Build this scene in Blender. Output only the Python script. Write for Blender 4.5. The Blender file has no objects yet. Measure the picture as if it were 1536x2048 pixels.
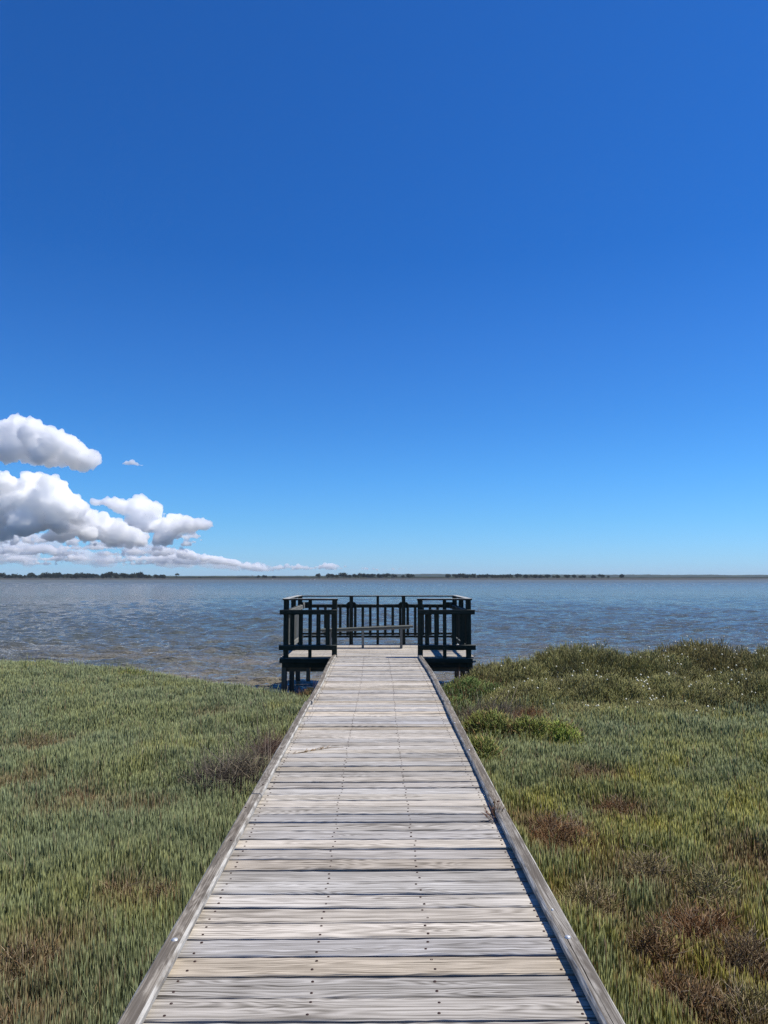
import bpy, math, random
import numpy as np
from mathutils import Vector, noise as mnoise

R = math.radians
rng = np.random.default_rng(7)
random.seed(7)
scene = bpy.context.scene
COL = scene.collection

# ------------------------------------------------------------------ camera
CAMZ = 1.5
cam_d = bpy.data.cameras.new('camera')
cam_d.sensor_fit = 'VERTICAL'; cam_d.sensor_height = 36.0; cam_d.lens = 26.37
cam_d.clip_start = 0.05; cam_d.clip_end = 60000
cam = bpy.data.objects.new('camera', cam_d)
cam.location = (0.0, 0.0, CAMZ)
cam.rotation_euler = (R(90 + 4.99), 0, R(-0.50))
COL.objects.link(cam); scene.camera = cam

# ------------------------------------------------------------------ world, sun, exposure
SUN_EL, SUN_AZ = 61.0, 78.0          # azimuth clockwise from +Y
world = bpy.data.worlds.new('World'); scene.world = world; world.use_nodes = True
wn = world.node_tree; wn.nodes.clear()
sky = wn.nodes.new('ShaderNodeTexSky'); sky.sky_type = 'NISHITA'; sky.sun_disc = False
sky.sun_elevation = R(SUN_EL); sky.sun_rotation = R(SUN_AZ)
sky.altitude = 0; sky.air_density = 1.0; sky.dust_density = 0.15; sky.ozone_density = 5.0
# a deeper, cleaner blue than the stock atmosphere gives, by height above the horizon
tcw = wn.nodes.new('ShaderNodeTexCoord'); sxw = wn.nodes.new('ShaderNodeSeparateXYZ'); rpw = wn.nodes.new('ShaderNodeValToRGB')
for i_, (p_, c_) in enumerate(((0.0, (.29, .49, .84)), (.07, (.225, .47, .74)), (.13, (.185, .45, .73)), (.20, (.150, .41, .70)), (.30, (.122, .37, .68)), (.40, (.085, .332, .65)), (.63, (.088, .33, .65)))):
    el_ = rpw.color_ramp.elements[i_] if i_ < 2 else rpw.color_ramp.elements.new(p_)
    el_.position = p_; el_.color = (*c_, 1)
hs = wn.nodes.new('ShaderNodeMix'); hs.data_type = 'RGBA'; hs.blend_type = 'MULTIPLY'; hs.inputs[0].default_value = 1.0
wn.links.new(tcw.outputs['Generated'], sxw.inputs[0]); wn.links.new(sxw.outputs['Z'], rpw.inputs[0])
bg = wn.nodes.new('ShaderNodeBackground'); bg.inputs['Strength'].default_value = 0.105 * 1.46
wo = wn.nodes.new('ShaderNodeOutputWorld')
wn.links.new(sky.outputs[0], hs.inputs[6]); wn.links.new(rpw.outputs[0], hs.inputs[7]); wn.links.new(hs.outputs[2], bg.inputs['Color'])
wn.links.new(bg.outputs[0], wo.inputs['Surface'])
sun_d = bpy.data.lights.new('sun', 'SUN'); sun_d.energy = 4.2; sun_d.angle = R(0.5); sun_d.color = (1.0, 0.94, 0.85)
sun = bpy.data.objects.new('sun', sun_d)
sd = Vector((math.sin(R(SUN_AZ)) * math.cos(R(SUN_EL)), math.cos(R(SUN_AZ)) * math.cos(R(SUN_EL)), math.sin(R(SUN_EL))))
sun.rotation_euler = sd.to_track_quat('Z', 'Y').to_euler(); sun.location = (20, 5, 40)
COL.objects.link(sun)
scene.view_settings.view_transform = 'Standard'; scene.view_settings.look = 'None'
scene.view_settings.exposure = 0.35; scene.view_settings.gamma = 1.0
scene.render.engine = 'CYCLES'
scene.cycles.use_denoising = True; scene.cycles.denoiser = 'OPENIMAGEDENOISE'
scene.cycles.denoising_input_passes = 'RGB_ALBEDO_NORMAL'; scene.cycles.denoising_prefilter = 'NONE'
scene.cycles.sample_clamp_indirect = 6.0; scene.cycles.sample_clamp_direct = 4.0
scene.render.filter_size = 1.05
scene.cycles.volume_bounces = 80; scene.cycles.max_bounces = 80
scene.cycles.diffuse_bounces = 3; scene.cycles.glossy_bounces = 3
scene.cycles.transparent_max_bounces = 8
scene.cycles.caustics_reflective = False; scene.cycles.caustics_refractive = False

# ------------------------------------------------------------------ helpers
def tag(o, label=None, cat=None, group=None, kind=None):
    if label: o['label'] = label
    if cat: o['category'] = cat
    if group: o['group'] = group
    if kind: o['kind'] = kind
    return o

def empty(name, loc=(0, 0, 0)):
    o = bpy.data.objects.new(name, None); o.location = loc; o.empty_display_size = .1
    COL.objects.link(o); return o

def link(name, me, mat, parent=None):
    o = bpy.data.objects.new(name, me)
    if mat: me.materials.append(mat)
    COL.objects.link(o)
    if parent:
        o.parent = parent
        o.location = -Vector(parent.location)      # meshes are written in world metres
    return o

def npmesh(name, verts, quads=None, tris=None, smooth=False):
    me = bpy.data.meshes.new(name)
    verts = np.asarray(verts, dtype=np.float32)
    nq = 0 if quads is None else len(quads); nt = 0 if tris is None else len(tris)
    me.vertices.add(len(verts)); me.vertices.foreach_set('co', verts.ravel())
    loops = []
    if nq: loops.append(np.asarray(quads, dtype=np.int32).ravel())
    if nt: loops.append(np.asarray(tris, dtype=np.int32).ravel())
    loops = np.concatenate(loops)
    me.loops.add(len(loops)); me.loops.foreach_set('vertex_index', loops)
    starts = np.concatenate([np.arange(nq) * 4, nq * 4 + np.arange(nt) * 3]).astype(np.int32)
    me.polygons.add(nq + nt); me.polygons.foreach_set('loop_start', starts)
    me.update(calc_edges=True)
    if smooth: me.polygons.foreach_set('use_smooth', np.ones(nq + nt, dtype=bool))
    return me

def set_col(me, name, arr):
    a = me.color_attributes.new(name, 'FLOAT_COLOR', 'POINT')
    arr = np.asarray(arr, dtype=np.float32)
    if arr.shape[1] == 3: arr = np.hstack([arr, np.ones((len(arr), 1), np.float32)])
    a.data.foreach_set('color', arr.ravel())

_tabs = {}
def vnoise(x, y, scale=1.0, seed=0, octaves=3):
    """smooth value noise in about 0..1, vectorised"""
    x = np.asarray(x, float); y = np.asarray(y, float)
    out = np.zeros(np.broadcast(x, y).shape); amp = 1.0; tot = 0
    if seed not in _tabs: _tabs[seed] = np.random.default_rng(1000 + seed).random((256, 256))
    T = _tabs[seed]
    for o in range(octaves):
        u = x / scale * 2 ** o + 17.3 * o; v = y / scale * 2 ** o + 9.1 * o
        iu = np.floor(u).astype(int); iv = np.floor(v).astype(int)
        fu = u - iu; fv = v - iv
        fu = fu * fu * (3 - 2 * fu); fv = fv * fv * (3 - 2 * fv)
        a = T[iu % 256, iv % 256]; b = T[(iu + 1) % 256, iv % 256]
        c = T[iu % 256, (iv + 1) % 256]; d = T[(iu + 1) % 256, (iv + 1) % 256]
        out += amp * ((a * (1 - fu) + b * fu) * (1 - fv) + (c * (1 - fu) + d * fu) * fv)
        tot += amp; amp *= .5
    return out / tot

# node helper
class NT:
    def __init__(s, name, rough=.8, spec=.3):
        s.m = bpy.data.materials.new(name); s.m.use_nodes = True
        s.t = s.m.node_tree; s.b = s.t.nodes['Principled BSDF']; s.out = s.t.nodes['Material Output']
        s.b.inputs['Roughness'].default_value = rough
        s.b.inputs['Specular IOR Level'].default_value = spec
    def n(s, typ, **kw):
        nd = s.t.nodes.new(typ)
        for k, v in kw.items():
            if k.startswith('i_'):
                key = k[2:]; key = int(key) if key.isdigit() else key.replace('_', ' ')
                s.setin(nd, key, v)
            else: setattr(nd, k, v)
        return nd
    def setin(s, nd, key, v):
        if isinstance(v, bpy.types.NodeSocket): s.t.links.new(v, nd.inputs[key])
        else: nd.inputs[key].default_value = v
    def vmul(s, vec, f):
        nd = s.n('ShaderNodeVectorMath', operation='MULTIPLY'); s.setin(nd, 0, vec); nd.inputs[1].default_value = f
        return nd.outputs[0]
    def vadd(s, a, b):
        nd = s.n('ShaderNodeVectorMath', operation='ADD'); s.setin(nd, 0, a); s.setin(nd, 1, b); return nd.outputs[0]
    def noise(s, vec, scale=1, detail=4, rough=.55, dist=0, col=False):
        nd = s.n('ShaderNodeTexNoise'); s.setin(nd, 'Vector', vec)
        nd.inputs['Scale'].default_value = scale; nd.inputs['Detail'].default_value = detail
        nd.inputs['Roughness'].default_value = rough; nd.inputs['Distortion'].default_value = dist
        return nd.outputs['Color' if col else 'Fac']
    def math(s, op, a, b=0.0, clamp=False):
        nd = s.n('ShaderNodeMath', operation=op); nd.use_clamp = clamp
        s.setin(nd, 0, a); s.setin(nd, 1, b); return nd.outputs[0]
    def ramp(s, fac, stops, interp='LINEAR'):
        nd = s.n('ShaderNodeValToRGB'); nd.color_ramp.interpolation = interp
        el = nd.color_ramp.elements
        while len(el) < len(stops): el.new(.5)
        for e, (p, c) in zip(el, stops):
            e.position = p; e.color = (c if len(c) == 4 else (*c, 1)) if hasattr(c, '__len__') else (c, c, c, 1)
        s.setin(nd, 0, fac); return nd.outputs[0]
    def mix(s, f, a, b, mode='MIX'):
        nd = s.n('ShaderNodeMix', data_type='RGBA', blend_type=mode)
        for k, v in ((0, f), (6, a), (7, b)):
            if isinstance(v, tuple) and len(v) == 3: v = (*v, 1)
            s.setin(nd, k, v)
        return nd.outputs[2]
    def attr(s, name):
        return s.n('ShaderNodeAttribute', attribute_name=name)
    def bump(s, h, strength=.5, dist=.01, normal=None):
        nd = s.n('ShaderNodeBump'); nd.inputs['Strength'].default_value = strength; nd.inputs['Distance'].default_value = dist
        s.setin(nd, 'Height', h)
        if normal is not None: s.setin(nd, 'Normal', normal)
        return nd.outputs[0]
    def color(s, c): s.setin(s.b, 'Base Color', c)

def wood_material(name, dark, mid, light, bleach=.0, lichen=None, rough=.85, crack=1.0, patches=0.0, toplight=None, arris=None):
    M = NT(name, rough=rough, spec=.04)
    gc = M.attr('gc').outputs['Vector']
    tone = M.n('ShaderNodeSeparateColor'); M.setin(tone, 0, M.attr('tone').outputs['Color'])
    # knots: sparse voronoi points pull the grain round them
    vor = M.n('ShaderNodeTexVoronoi'); M.setin(vor, 'Vector', M.vmul(gc, (1.25, 6.5, 0.0)))
    vor.inputs['Scale'].default_value = 1.0; vor.inputs['Randomness'].default_value = 1.0
    kd = vor.outputs['Distance']
    knot = M.ramp(kd, [(0.0, 1.0), (.07, .8), (.20, .18), (.34, 0.0)])
    # flat-sawn grain: contour lines of a long stretched noise
    lo = M.noise(M.vmul(gc, (.55, 7.0, 7.0)), detail=2, rough=.45, dist=.25)
    f = M.math('ADD', M.math('MULTIPLY', lo, 210.0), M.math('MULTIPLY', knot, 22.0))
    rings = M.math('ADD', M.math('MULTIPLY', M.math('SINE', f), .5), .5)
    streak = M.noise(M.vmul(gc, (.75, 105.0, 105.0)), detail=6, rough=.66)
    fine = M.noise(M.vmul(gc, (4.0, 330.0, 330.0)), detail=3, rough=.6)
    blot = M.noise(M.vmul(gc, (1.5, 4.5, 4.5)), detail=4, rough=.6)
    g = M.math('ADD', M.math('MULTIPLY', streak, .66), M.math('MULTIPLY', rings, .095))
    g = M.math('ADD', g, M.math('MULTIPLY', fine, .28))
    g = M.math('ADD', g, M.math('MULTIPLY', blot, .14))
    c = M.ramp(g, [(.445, dark), (.55, mid), (.68, light)])
    # silvering, per board
    c = M.mix(M.ramp(blot, [(.35, 0.0), (.75, bleach)]), c, tuple(min(1, v * 1.2) for v in light))
    tn = M.n('ShaderNodeMix', data_type='RGBA', blend_type='MULTIPLY'); tn.inputs[0].default_value = 1.0
    M.setin(tn, 6, c); M.setin(tn, 7, M.attr('tone').outputs['Color']); c = tn.outputs[2]
    # knots and checks
    c = M.mix(M.math('MULTIPLY', M.ramp(kd, [(0.0, 1.0), (.035, .9), (.05, .1), (.075, .75), (.11, .1), (.14, .35), (.19, 0.0)]), .62), c, tuple(v * .45 for v in mid))
    ck = M.noise(M.vmul(gc, (.8, 95.0, 95.0)), detail=5, rough=.7, dist=.15)
    chk = M.ramp(ck, [(.635, 0.0), (.67, crack)])
    c = M.mix(chk, c, tuple(v * .22 for v in dark))
    if patches:
        pt = M.noise(M.vmul(gc, (3.0, 14.0, 14.0)), detail=8, rough=.72)
        pm = M.ramp(pt, [(.44, 0.0), (.56, patches)])
        c = M.mix(pm, c, lichen)
    if arris:
        geo = M.n('ShaderNodeNewGeometry'); sp = M.n('ShaderNodeSeparateXYZ'); M.setin(sp, 0, geo.outputs['True Normal'])
        ero = M.noise(M.vmul(gc, (6.0, 30.0, 30.0)), detail=5, rough=.6)
        c = M.mix(M.math('MULTIPLY', M.ramp(sp.outputs['Z'], [(.90, 1.0), (.97, 0.0)]), M.ramp(ero, [(.40, .10), (.60, .95)])), c, arris)
    if toplight:  # sunlight painted into the colour of upward faces
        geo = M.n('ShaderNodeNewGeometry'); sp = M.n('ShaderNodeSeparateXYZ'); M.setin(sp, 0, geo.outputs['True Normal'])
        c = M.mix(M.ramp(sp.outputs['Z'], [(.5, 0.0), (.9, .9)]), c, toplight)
    M.color(c)
    hgt = M.math('ADD', M.math('MULTIPLY', streak, .7), M.math('MULTIPLY', fine, .35))
    hgt = M.math('ADD', hgt, M.math('MULTIPLY', rings, .22))
    hgt = M.math('SUBTRACT', hgt, M.math('MULTIPLY', chk, .8))
    M.setin(M.b, 'Normal', M.bump(hgt, .55, .004))
    return M.m

MAT = {}
MAT['deck'] = wood_material('weathered_deck', (.055, .046, .036), (.300, .272, .230), (.57, .53, .465), bleach=.25)
MAT['kerb'] = wood_material('weathered_kerb', (.060, .050, .038), (.160, .138, .110), (.33, .30, .25), bleach=.2, arris=(.50, .48, .43),
                            lichen=(.115, .10, .082), patches=.8)
MAT['rail'] = wood_material('shade_toned_timber', (.010, .013, .010), (.022, .027, .020), (.05, .055, .043), toplight=(.17, .18, .16), crack=.3)  # shade of the railing fronts put into the dark colour, lit tops paler
MAT['grey'] = wood_material('grey_timber', (.07, .07, .06), (.16, .16, .14), (.27, .27, .24), bleach=.2)
MAT['bench'] = wood_material('bench_timber', (.04, .042, .036), (.095, .10, .085), (.17, .175, .15))
MAT['cap'] = wood_material('rail_cap_timber', (.01, .012, .011), (.02, .023, .022), (.05, .055, .05), toplight=(.40, .41, .39), crack=.3)  # dark shaded sides and sunlit top both painted into the cap colour
MAT['under'] = wood_material('substructure_timber', (.05, .04, .03), (.115, .095, .07), (.19, .16, .125))

def metal(name, col, rough, met=.6):
    M = NT(name, rough=rough)
    tc = M.n('ShaderNodeTexCoord').outputs['Object']
    nz = M.noise(tc, scale=90, detail=3)
    M.color(M.mix(nz, tuple(v * .5 for v in col), tuple(min(1, v * 1.4) for v in col)))
    M.b.inputs['Metallic'].default_value = met
    return M.m
MAT['rust'] = metal('rusty_screw', (.045, .022, .018), .7, .2)
MAT['bolt'] = metal('galvanised_bolt', (.62, .62, .60), .45, .5)

# --------------------------------------------------------- timber builder
class TB:
    """timber pieces in one mesh; gc = along/across/depth grain coordinate in metres"""
    def __init__(s): s.v = []; s.f = []; s.gc = []; s.tone = []
    def beam(s, p0, p1, w, h, up=(0, 0, 1), seg=1, ch=.004, wob=0.0, tone=None, bend=None, endj=0.0):
        p0 = Vector(p0); p1 = Vector(p1); d = p1 - p0; L = d.length; t = d.normalized()
        up = Vector(up); sd = t.cross(up).normalized(); up = sd.cross(t).normalized()
        o = np.random.default_rng(random.randrange(1 << 30)); off = o.random(3) * 200
        if tone is None: tone = (1, 1, 1)
        a, b = w / 2, h / 2
        prof = [(-a + ch, -b), (a - ch, -b), (a, -b + ch), (a, b - ch), (a - ch, b), (-a + ch, b), (-a, b - ch), (-a, -b + ch)]
        base = len(s.v); ns = seg + 1
        wv = (o.random((ns, 8, 2)) - .5) * 2 * wob
        for i in range(ns):
            k = i / seg
            c = p0 + t * (L * k)
            if bend: c = c + Vector(bend(k))
            for j, (x, y) in enumerate(prof):
                q = c + sd * (x + wv[i, j, 0]) + up * (y + wv[i, j, 1])
                if endj and i in (0, seg): q = q + t * ((o.random() - .5) * endj)
                s.v.append(q); s.gc.append((L * k + off[0], x + off[1], y + off[2])); s.tone.append(tone)
        for i in range(seg):
            for j in range(8):
                j2 = (j + 1) % 8; A = base + i * 8; Bq = A + 8
                s.f.append((A + j, A + j2, Bq + j2, Bq + j))
        s.f.append(tuple(base + j for j in range(7, -1, -1)))
        s.f.append(tuple(base + seg * 8 + j for j in range(8)))
    def plate(s, pts2, x_of, thick, tone=(1, 1, 1)):
        """extruded polygon; x_of(u, v, d) -> world point"""
        base = len(s.v); n = len(pts2); off = (random.random() * 99, random.random() * 99, random.random() * 99)
        for d in (0, thick):
            for (u, v) in pts2:
                s.v.append(Vector(x_of(u, v, d))); s.gc.append((u + off[0], v + off[1], d + off[2])); s.tone.append(tone)
        s.f.append(tuple(base + i for i in range(n))); s.f.append(tuple(base + n + i for i in range(n - 1, -1, -1)))
        for i in range(n):
            j = (i + 1) % n; s.f.append((base + i, base + n + i, base + n + j, base + j))
    def build(s, name, mat, parent=None):
        me = bpy.data.meshes.new(name); me.from_pydata([tuple(v) for v in s.v], [], s.f); me.update()
        a = me.attributes.new('gc', 'FLOAT_VECTOR', 'POINT'); a.data.foreach_set('vector', np.array(s.gc, np.float32).ravel())
        set_col(me, 'tone', np.array(s.tone, np.float32))
        import bmesh
        bm = bmesh.new(); bm.from_mesh(me); bmesh.ops.recalc_face_normals(bm, faces=bm.faces); bm.to_mesh(me); bm.free()
        return link(name, me, mat, parent)

def tone_rand(lo=.85, hi=1.12, warm=.06):
    t = random.uniform(lo, hi); w = random.uniform(-warm, warm)
    return (t * (1 + w), t * (1 + w * .2), t * (1 - w))

def discs(points, r, h, n=8, dome=False):
    """small flat-headed fasteners as one mesh"""
    V = []; Q = []; T = []
    for (x, y, z) in points:
        b = len(V); rr = r * random.uniform(.9, 1.1); a0 = random.random()
        for k in range(n):
            a = a0 + k * 2 * math.pi / n; V.append((x + rr * math.cos(a), y + rr * math.sin(a), z - .004))
        for k in range(n):
            a = a0 + k * 2 * math.pi / n; V.append((x + rr * .85 * math.cos(a), y + rr * .85 * math.sin(a), z + h * (.6 if dome else 1)))
        V.append((x, y, z + (h if dome else h * .5)))
        for k in range(n):
            k2 = (k + 1) % n
            Q.append((b + k, b + k2, b + n + k2, b + n + k)); T.append((b + n + k, b + n + k2, b + 2 * n))
    return npmesh('fasteners', V, Q, T)

# =================================================================== terrain
WL = -0.80                                              # water level
SX = [-60, -20, -8.6, -5.1, -2.9, -1.3, 0.5, 1.3, 2.2, 4, 8, 20, 60]
SY = [40, 24, 18.9, 17.0, 15.0, 13.5, 13.4, 14.3, 16.4, 17.2, 17.2, 22, 40]
def shore(x): return np.interp(x, SX, SY) + (vnoise(x, x * 0, 1.3, 3) - .5) * .5
def ground_z(x, y):
    s = shore(x) - y
    inland = -.80 + .13 * (1 - np.exp(-np.clip(s, 0, 50) / 1.0)) + .05 * (vnoise(x, y, .9, 5) - .5) * np.clip(s, 0, 1)
    under = -.80 - .055 * np.clip(-s, 0, 22)
    return np.where(s > 0, inland, under)

ys = np.concatenate([np.arange(-40, 0, 2.0), np.arange(0, 24, .2), np.geomspace(24, 6000, 90)])
xs = np.concatenate([-np.geomspace(3900, 14, 50), np.arange(-13.8, 14, .25), np.geomspace(14.2, 3900, 50)])
X, Y = np.meshgrid(xs, ys)
Z = ground_z(X, Y)
nx, ny = len(xs), len(ys)
def grid_quads(nx, ny):
    i = np.arange(nx * ny).reshape(ny, nx)
    return np.stack([i[:-1, :-1], i[:-1, 1:], i[1:, 1:], i[1:, :-1]], -1).reshape(-1, 4)
me = npmesh('ground', np.stack([X, Y, Z], -1).reshape(-1, 3), grid_quads(nx, ny), smooth=True)
M = NT('marsh_soil', rough=.95, spec=.2)
tc = M.n('ShaderNodeTexCoord').outputs['Object']
n1 = M.noise(tc, scale=1.6, detail=8, rough=.65); n2 = M.noise(tc, scale=22, detail=6, rough=.7)
c = M.ramp(n1, [(.3, (.028, .023, .016)), (.5, (.055, .043, .030)), (.7, (.10, .082, .055))])
c = M.mix(M.ramp(n2, [(.35, 0.0), (.7, .6)]), c, (.17, .145, .10))
M.color(c); M.setin(M.b, 'Normal', M.bump(n2, .8, .04))
MAT['soil'] = M.m
g = link('ground', me, MAT['soil']); g['kind'] = 'structure'

# =================================================================== water
def make_water():
    yy = [9.0]
    while yy[-1] < 2200: yy.append(yy[-1] * 1.0052 + .01)
    yy += list(np.geomspace(2300, 4500, 5))
    yy = np.array(yy); u = np.linspace(-1, 1, 640)
    Yw = np.repeat(yy[:, None], len(u), 1); Xw = u[None, :] * (yy[:, None] * .85 + 7.0)
    dx = (yy * .85 + 7.0) * 2 / 640; dy = np.gradient(yy)
    sp = np.maximum(dx, dy * .7)[:, None]
    H = np.zeros_like(Xw); r = np.random.default_rng(3)
    for i in range(64):
        lam = .18 * (7 ** (i / 63.0)) * r.uniform(.9, 1.1)       # 0.22 .. 2 m chop
        ang = R(-97) + r.normal(0, R(25))
        k = 2 * math.pi / lam
        slope = .055 * (1.15 if lam < 1.2 else .75)
        att = np.clip((lam / (2.6 * sp) - 1) / 1.0, 0, 1)
        ph = k * (Xw * math.cos(ang) + Yw * math.sin(ang)) + r.random() * 6.28
        wv = 1 - np.abs(np.sin(ph * .5 + .3 * np.sin(ph * .13))) * 2 if i % 3 == 0 else np.sin(ph)
        H += slope / k * wv * att
    gust = .55 + .9 * vnoise(Xw * .6, Yw * .35, 2.6, 11)
    # the sheltered inshore metre is calmer
    H *= gust
    Zw = WL + H
    me = npmesh('lake_water', np.stack([Xw, Yw, Zw], -1).reshape(-1, 3), grid_quads(len(u), len(yy)), smooth=True)
    return me
me = make_water()
M = NT('lake_water', rough=.06, spec=.5)
M.b.inputs['IOR'].default_value = 1.33
geo = M.n('ShaderNodeNewGeometry'); pos = geo.outputs['Position']
sep = M.n('ShaderNodeSeparateXYZ'); M.setin(sep, 0, pos)
# silty shallows near the bank, greener and darker water farther out
near = M.n('ShaderNodeMapRange'); M.setin(near, 0, sep.outputs['Y']); near.inputs[1].default_value = 19; near.inputs[2].default_value = 45
near.inputs[3].default_value = 1; near.inputs[4].default_value = 0
silt = M.noise(M.vmul(pos, (.10, .22, 0)), scale=1, detail=5, rough=.6)
dv = M.n('ShaderNodeVectorMath', operation='DISTANCE'); M.setin(dv, 0, M.vmul(pos, (.62, 1.0, 0))); dv.inputs[1].default_value = (-2.6, 19.5, 0)
shoal = M.ramp(M.math('DIVIDE', dv.outputs['Value'], 14.0), [(.15, 1.0), (.8, .12)])
sf = M.math('MULTIPLY', M.math('MULTIPLY', M.ramp(silt, [(.40, 0.05), (.66, .9)]), near.outputs[0]), shoal)
c = M.mix(sf, (.108, .120, .098), (.32, .26, .165))
M.color(c)
rg = M.n('ShaderNodeMapRange'); M.setin(rg, 0, sep.outputs['Y']); rg.inputs[1].default_value = 40; rg.inputs[2].default_value = 500
rg.inputs[3].default_value = .06; rg.inputs[4].default_value = .42; M.setin(M.b, 'Roughness', rg.outputs[0])
r1 = M.noise(M.vmul(pos, (1.7, 5.0, 1)), scale=1, detail=5, rough=.62, dist=.3)
r2 = M.noise(M.vmul(pos, (.28, 1.1, 1)), scale=1, detail=5, rough=.6)
r3 = M.noise(M.vmul(pos, (7, 20, 1)), scale=1, detail=3, rough=.6)
lane = M.ramp(M.noise(M.vmul(pos, (.010, .075, 0)), scale=1, detail=3, rough=.5, dist=.2), [(.36, .35), (.52, 1.0), (.66, .75)])
b1 = M.bump(r1, .9, .24); M.setin(b1.node, 'Strength', lane); b2 = M.bump(r2, .8, .9, b1); b3 = M.bump(r3, 1.0, .05, b2)
M.setin(M.b, 'Normal', b3)
MAT['water'] = M.m
w = link('lake_water', me, MAT['water']); w['kind'] = 'structure'

# =================================================================== boardwalk
CX = -0.024
bw = empty('boardwalk', (CX, 7.0, 0))
tag(bw, 'weathered grey plank boardwalk with low kerbs, leading over the marsh to the lookout', 'boardwalk')
def sag(y):                                  # the deck has settled a little near its far end
    return -.012 * math.exp(-((y - 11.0) / 1.6) ** 2) + .006 * math.sin(y * 1.3)
tb = TB(); screws = []
y = 0.55; PITCH = .1485
JX = (-.745, -.25, .205, .705)
while y < 14.36:
    wd = .1318 + random.uniform(-.0045, .003); z = -.0175 + sag(y) + random.uniform(-.003, .003)
    tl = random.uniform(-.003, .003); tw = random.uniform(-.003, .003); ay = random.uniform(-.002, .002)
    cup = random.uniform(-.003, .003)
    xl = -.838 + random.uniform(-.01, .012); xr = .785 + random.uniform(-.012, .01) + .028 * min(1, max(0, (y - 5) / 4))
    tone = tone_rand(.76, 1.14, .04)
    if random.random() < .22: tone = tuple(v * t for v, t in zip(tone, (.90, .92, .97)))
    if random.random() < .15: tone = tuple(v * t for v, t in zip(tone, (1.03, .99, .92)))
    tb.beam((xl, y + tl, z + tw), (xr, y - tl, z - tw), wd, .035, seg=26, ch=.0045, wob=.0013, tone=tone, endj=.012,
            bend=lambda k, a=ay, c=cup: (0, a * math.sin(k * 7 + a * 900), c * math.sin(math.pi * k)))
    for jx in JX:
        for dy_ in (-.036, .036):
            k = (jx - xl) / (xr - xl)
            screws.append((jx + random.gauss(0, .006) + .012 * math.sin(y * .7), y + tl * (1 - 2 * k) + dy_ + random.gauss(0, .005),
                           z + tw * (1 - 2 * k) + cup * math.sin(math.pi * k) + .0170))
    y += PITCH + random.uniform(-.0035, .0035)
YEND = y - PITCH + .075
deck = tb.build('deck_boards', MAT['deck'], bw)
so = link('screw_heads', discs(screws, .0064, .0026), MAT['rust'], None); so.parent = deck; so['kind'] = 'stuff'
# rust and water stains are left to the timber itself
KT = []
def kerb(x, y0, y1, dx0=0, dx1=0, wobf=None, hh=.042):
    t = TB()
    t.beam((x + dx0, y0, sag(y0) + .004 + hh / 2), (x + dx1, y1, sag(y1) + .004 + hh / 2), .074, hh, seg=max(6, int((y1 - y0) * 7)), ch=.010, wob=.0009,
           tone=tone_rand(.9, 1.08, .03), bend=wobf, endj=.01)
    KT.append((y0, y1, sag(y0) + .004 + hh, sag(y1) + .004 + hh))
    o = t.build('kerb', MAT['kerb'], bw); o['label'] = 'weathered kerb timber'
    ym = [(y0 + .35), (y0 + y1) / 2, (y1 - .3)] if y1 - y0 > 2.2 else [(y0 + y1) / 2]
    return o
def bolts(parent, pts, r=.013, mat='bolt'):
    for (bx_, by_, _z) in pts:
        t_ = [q for q in KT if q[0] <= by_ <= q[1]][0]
        p_ = (bx_, by_, t_[2] + (t_[3] - t_[2]) * (by_ - t_[0]) / (t_[1] - t_[0]))
        o = link('bolt_head', discs([p_], r, .006, n=12, dome=True), MAT[mat], None); o.parent = parent
zt = .004 + .042
KL = -.818; KR = .778
k1 = kerb(KL, .5, 5.20); k2 = kerb(KL - .002, 5.215, 9.07, .003, -.004); k3 = kerb(KL, 9.085, 14.46, .012, .006, lambda k: (.012 * math.sin(k * 6.3), 0, 0))
k4 = kerb(KR, .5, 4.86, .003, -.001); k5 = kerb(KR, 4.87, 8.98, .000, .040); k6 = kerb(KR, 8.995, 14.46, .048, .026, lambda k: (.014 * math.sin(k * math.pi) - .006 * math.sin(k * 9), 0, 0))
bolts(k1, [(KL + .004, 3.16, zt + sag(3.16) - .001)]); bolts(k4, [(KR - .006, 3.17, zt + sag(3.17) - .001)])
bolts(k1, [(KL + .01, 4.3, zt + sag(4.3) - .003), (KL - .015, 4.9, zt + sag(4.9) - .003)], .007, 'rust')
bolts(k2, [(KL + .0, 6.55, zt + sag(6.55) - .003), (KL + .01, 8.2, zt + sag(8.2) - .003), (KL + .015, 5.42, zt + sag(5.42) - .003)], .008, 'rust')
bolts(k5, [(KR, 6.5, zt + sag(6.5) - .001), (KR, 7.7, zt + sag(7.7) - .001)], .009, 'bolt')
bolts(k5, [(KR + .01, 5.02, zt + sag(5.02) - .003), (KR - .02, 5.0, zt + sag(5.0) - .003)], .009, 'rust')
bolts(k4, [(KR - .01, 3.42, zt + sag(3.42) - .003)], .006, 'bolt')
for jx in JX:
    t = TB(); t.beam((jx, .5, -.11), (jx, 14.40, -.11), .05, .14, seg=20, bend=lambda k: (0, 0, sag(.5 + k * 13.9)))
    t.build('joist', MAT['under'], bw)
for yy in (1.4, 3.9, 6.4, 8.9, 11.4, 13.6):
    t = TB(); t.beam((CX - .85, yy, -.235), (CX + .85, yy, -.235), .08, .10); t.build('bearer', MAT['under'], bw)
    for sx in (-.72, .72):
        t = TB(); t.beam((CX + sx, yy + .09, -1.6), (CX + sx, yy + .09, -.19), .10, .10, up=(0, 1, 0), seg=3, wob=.002); t.build('pile', MAT['under'], bw)

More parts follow.
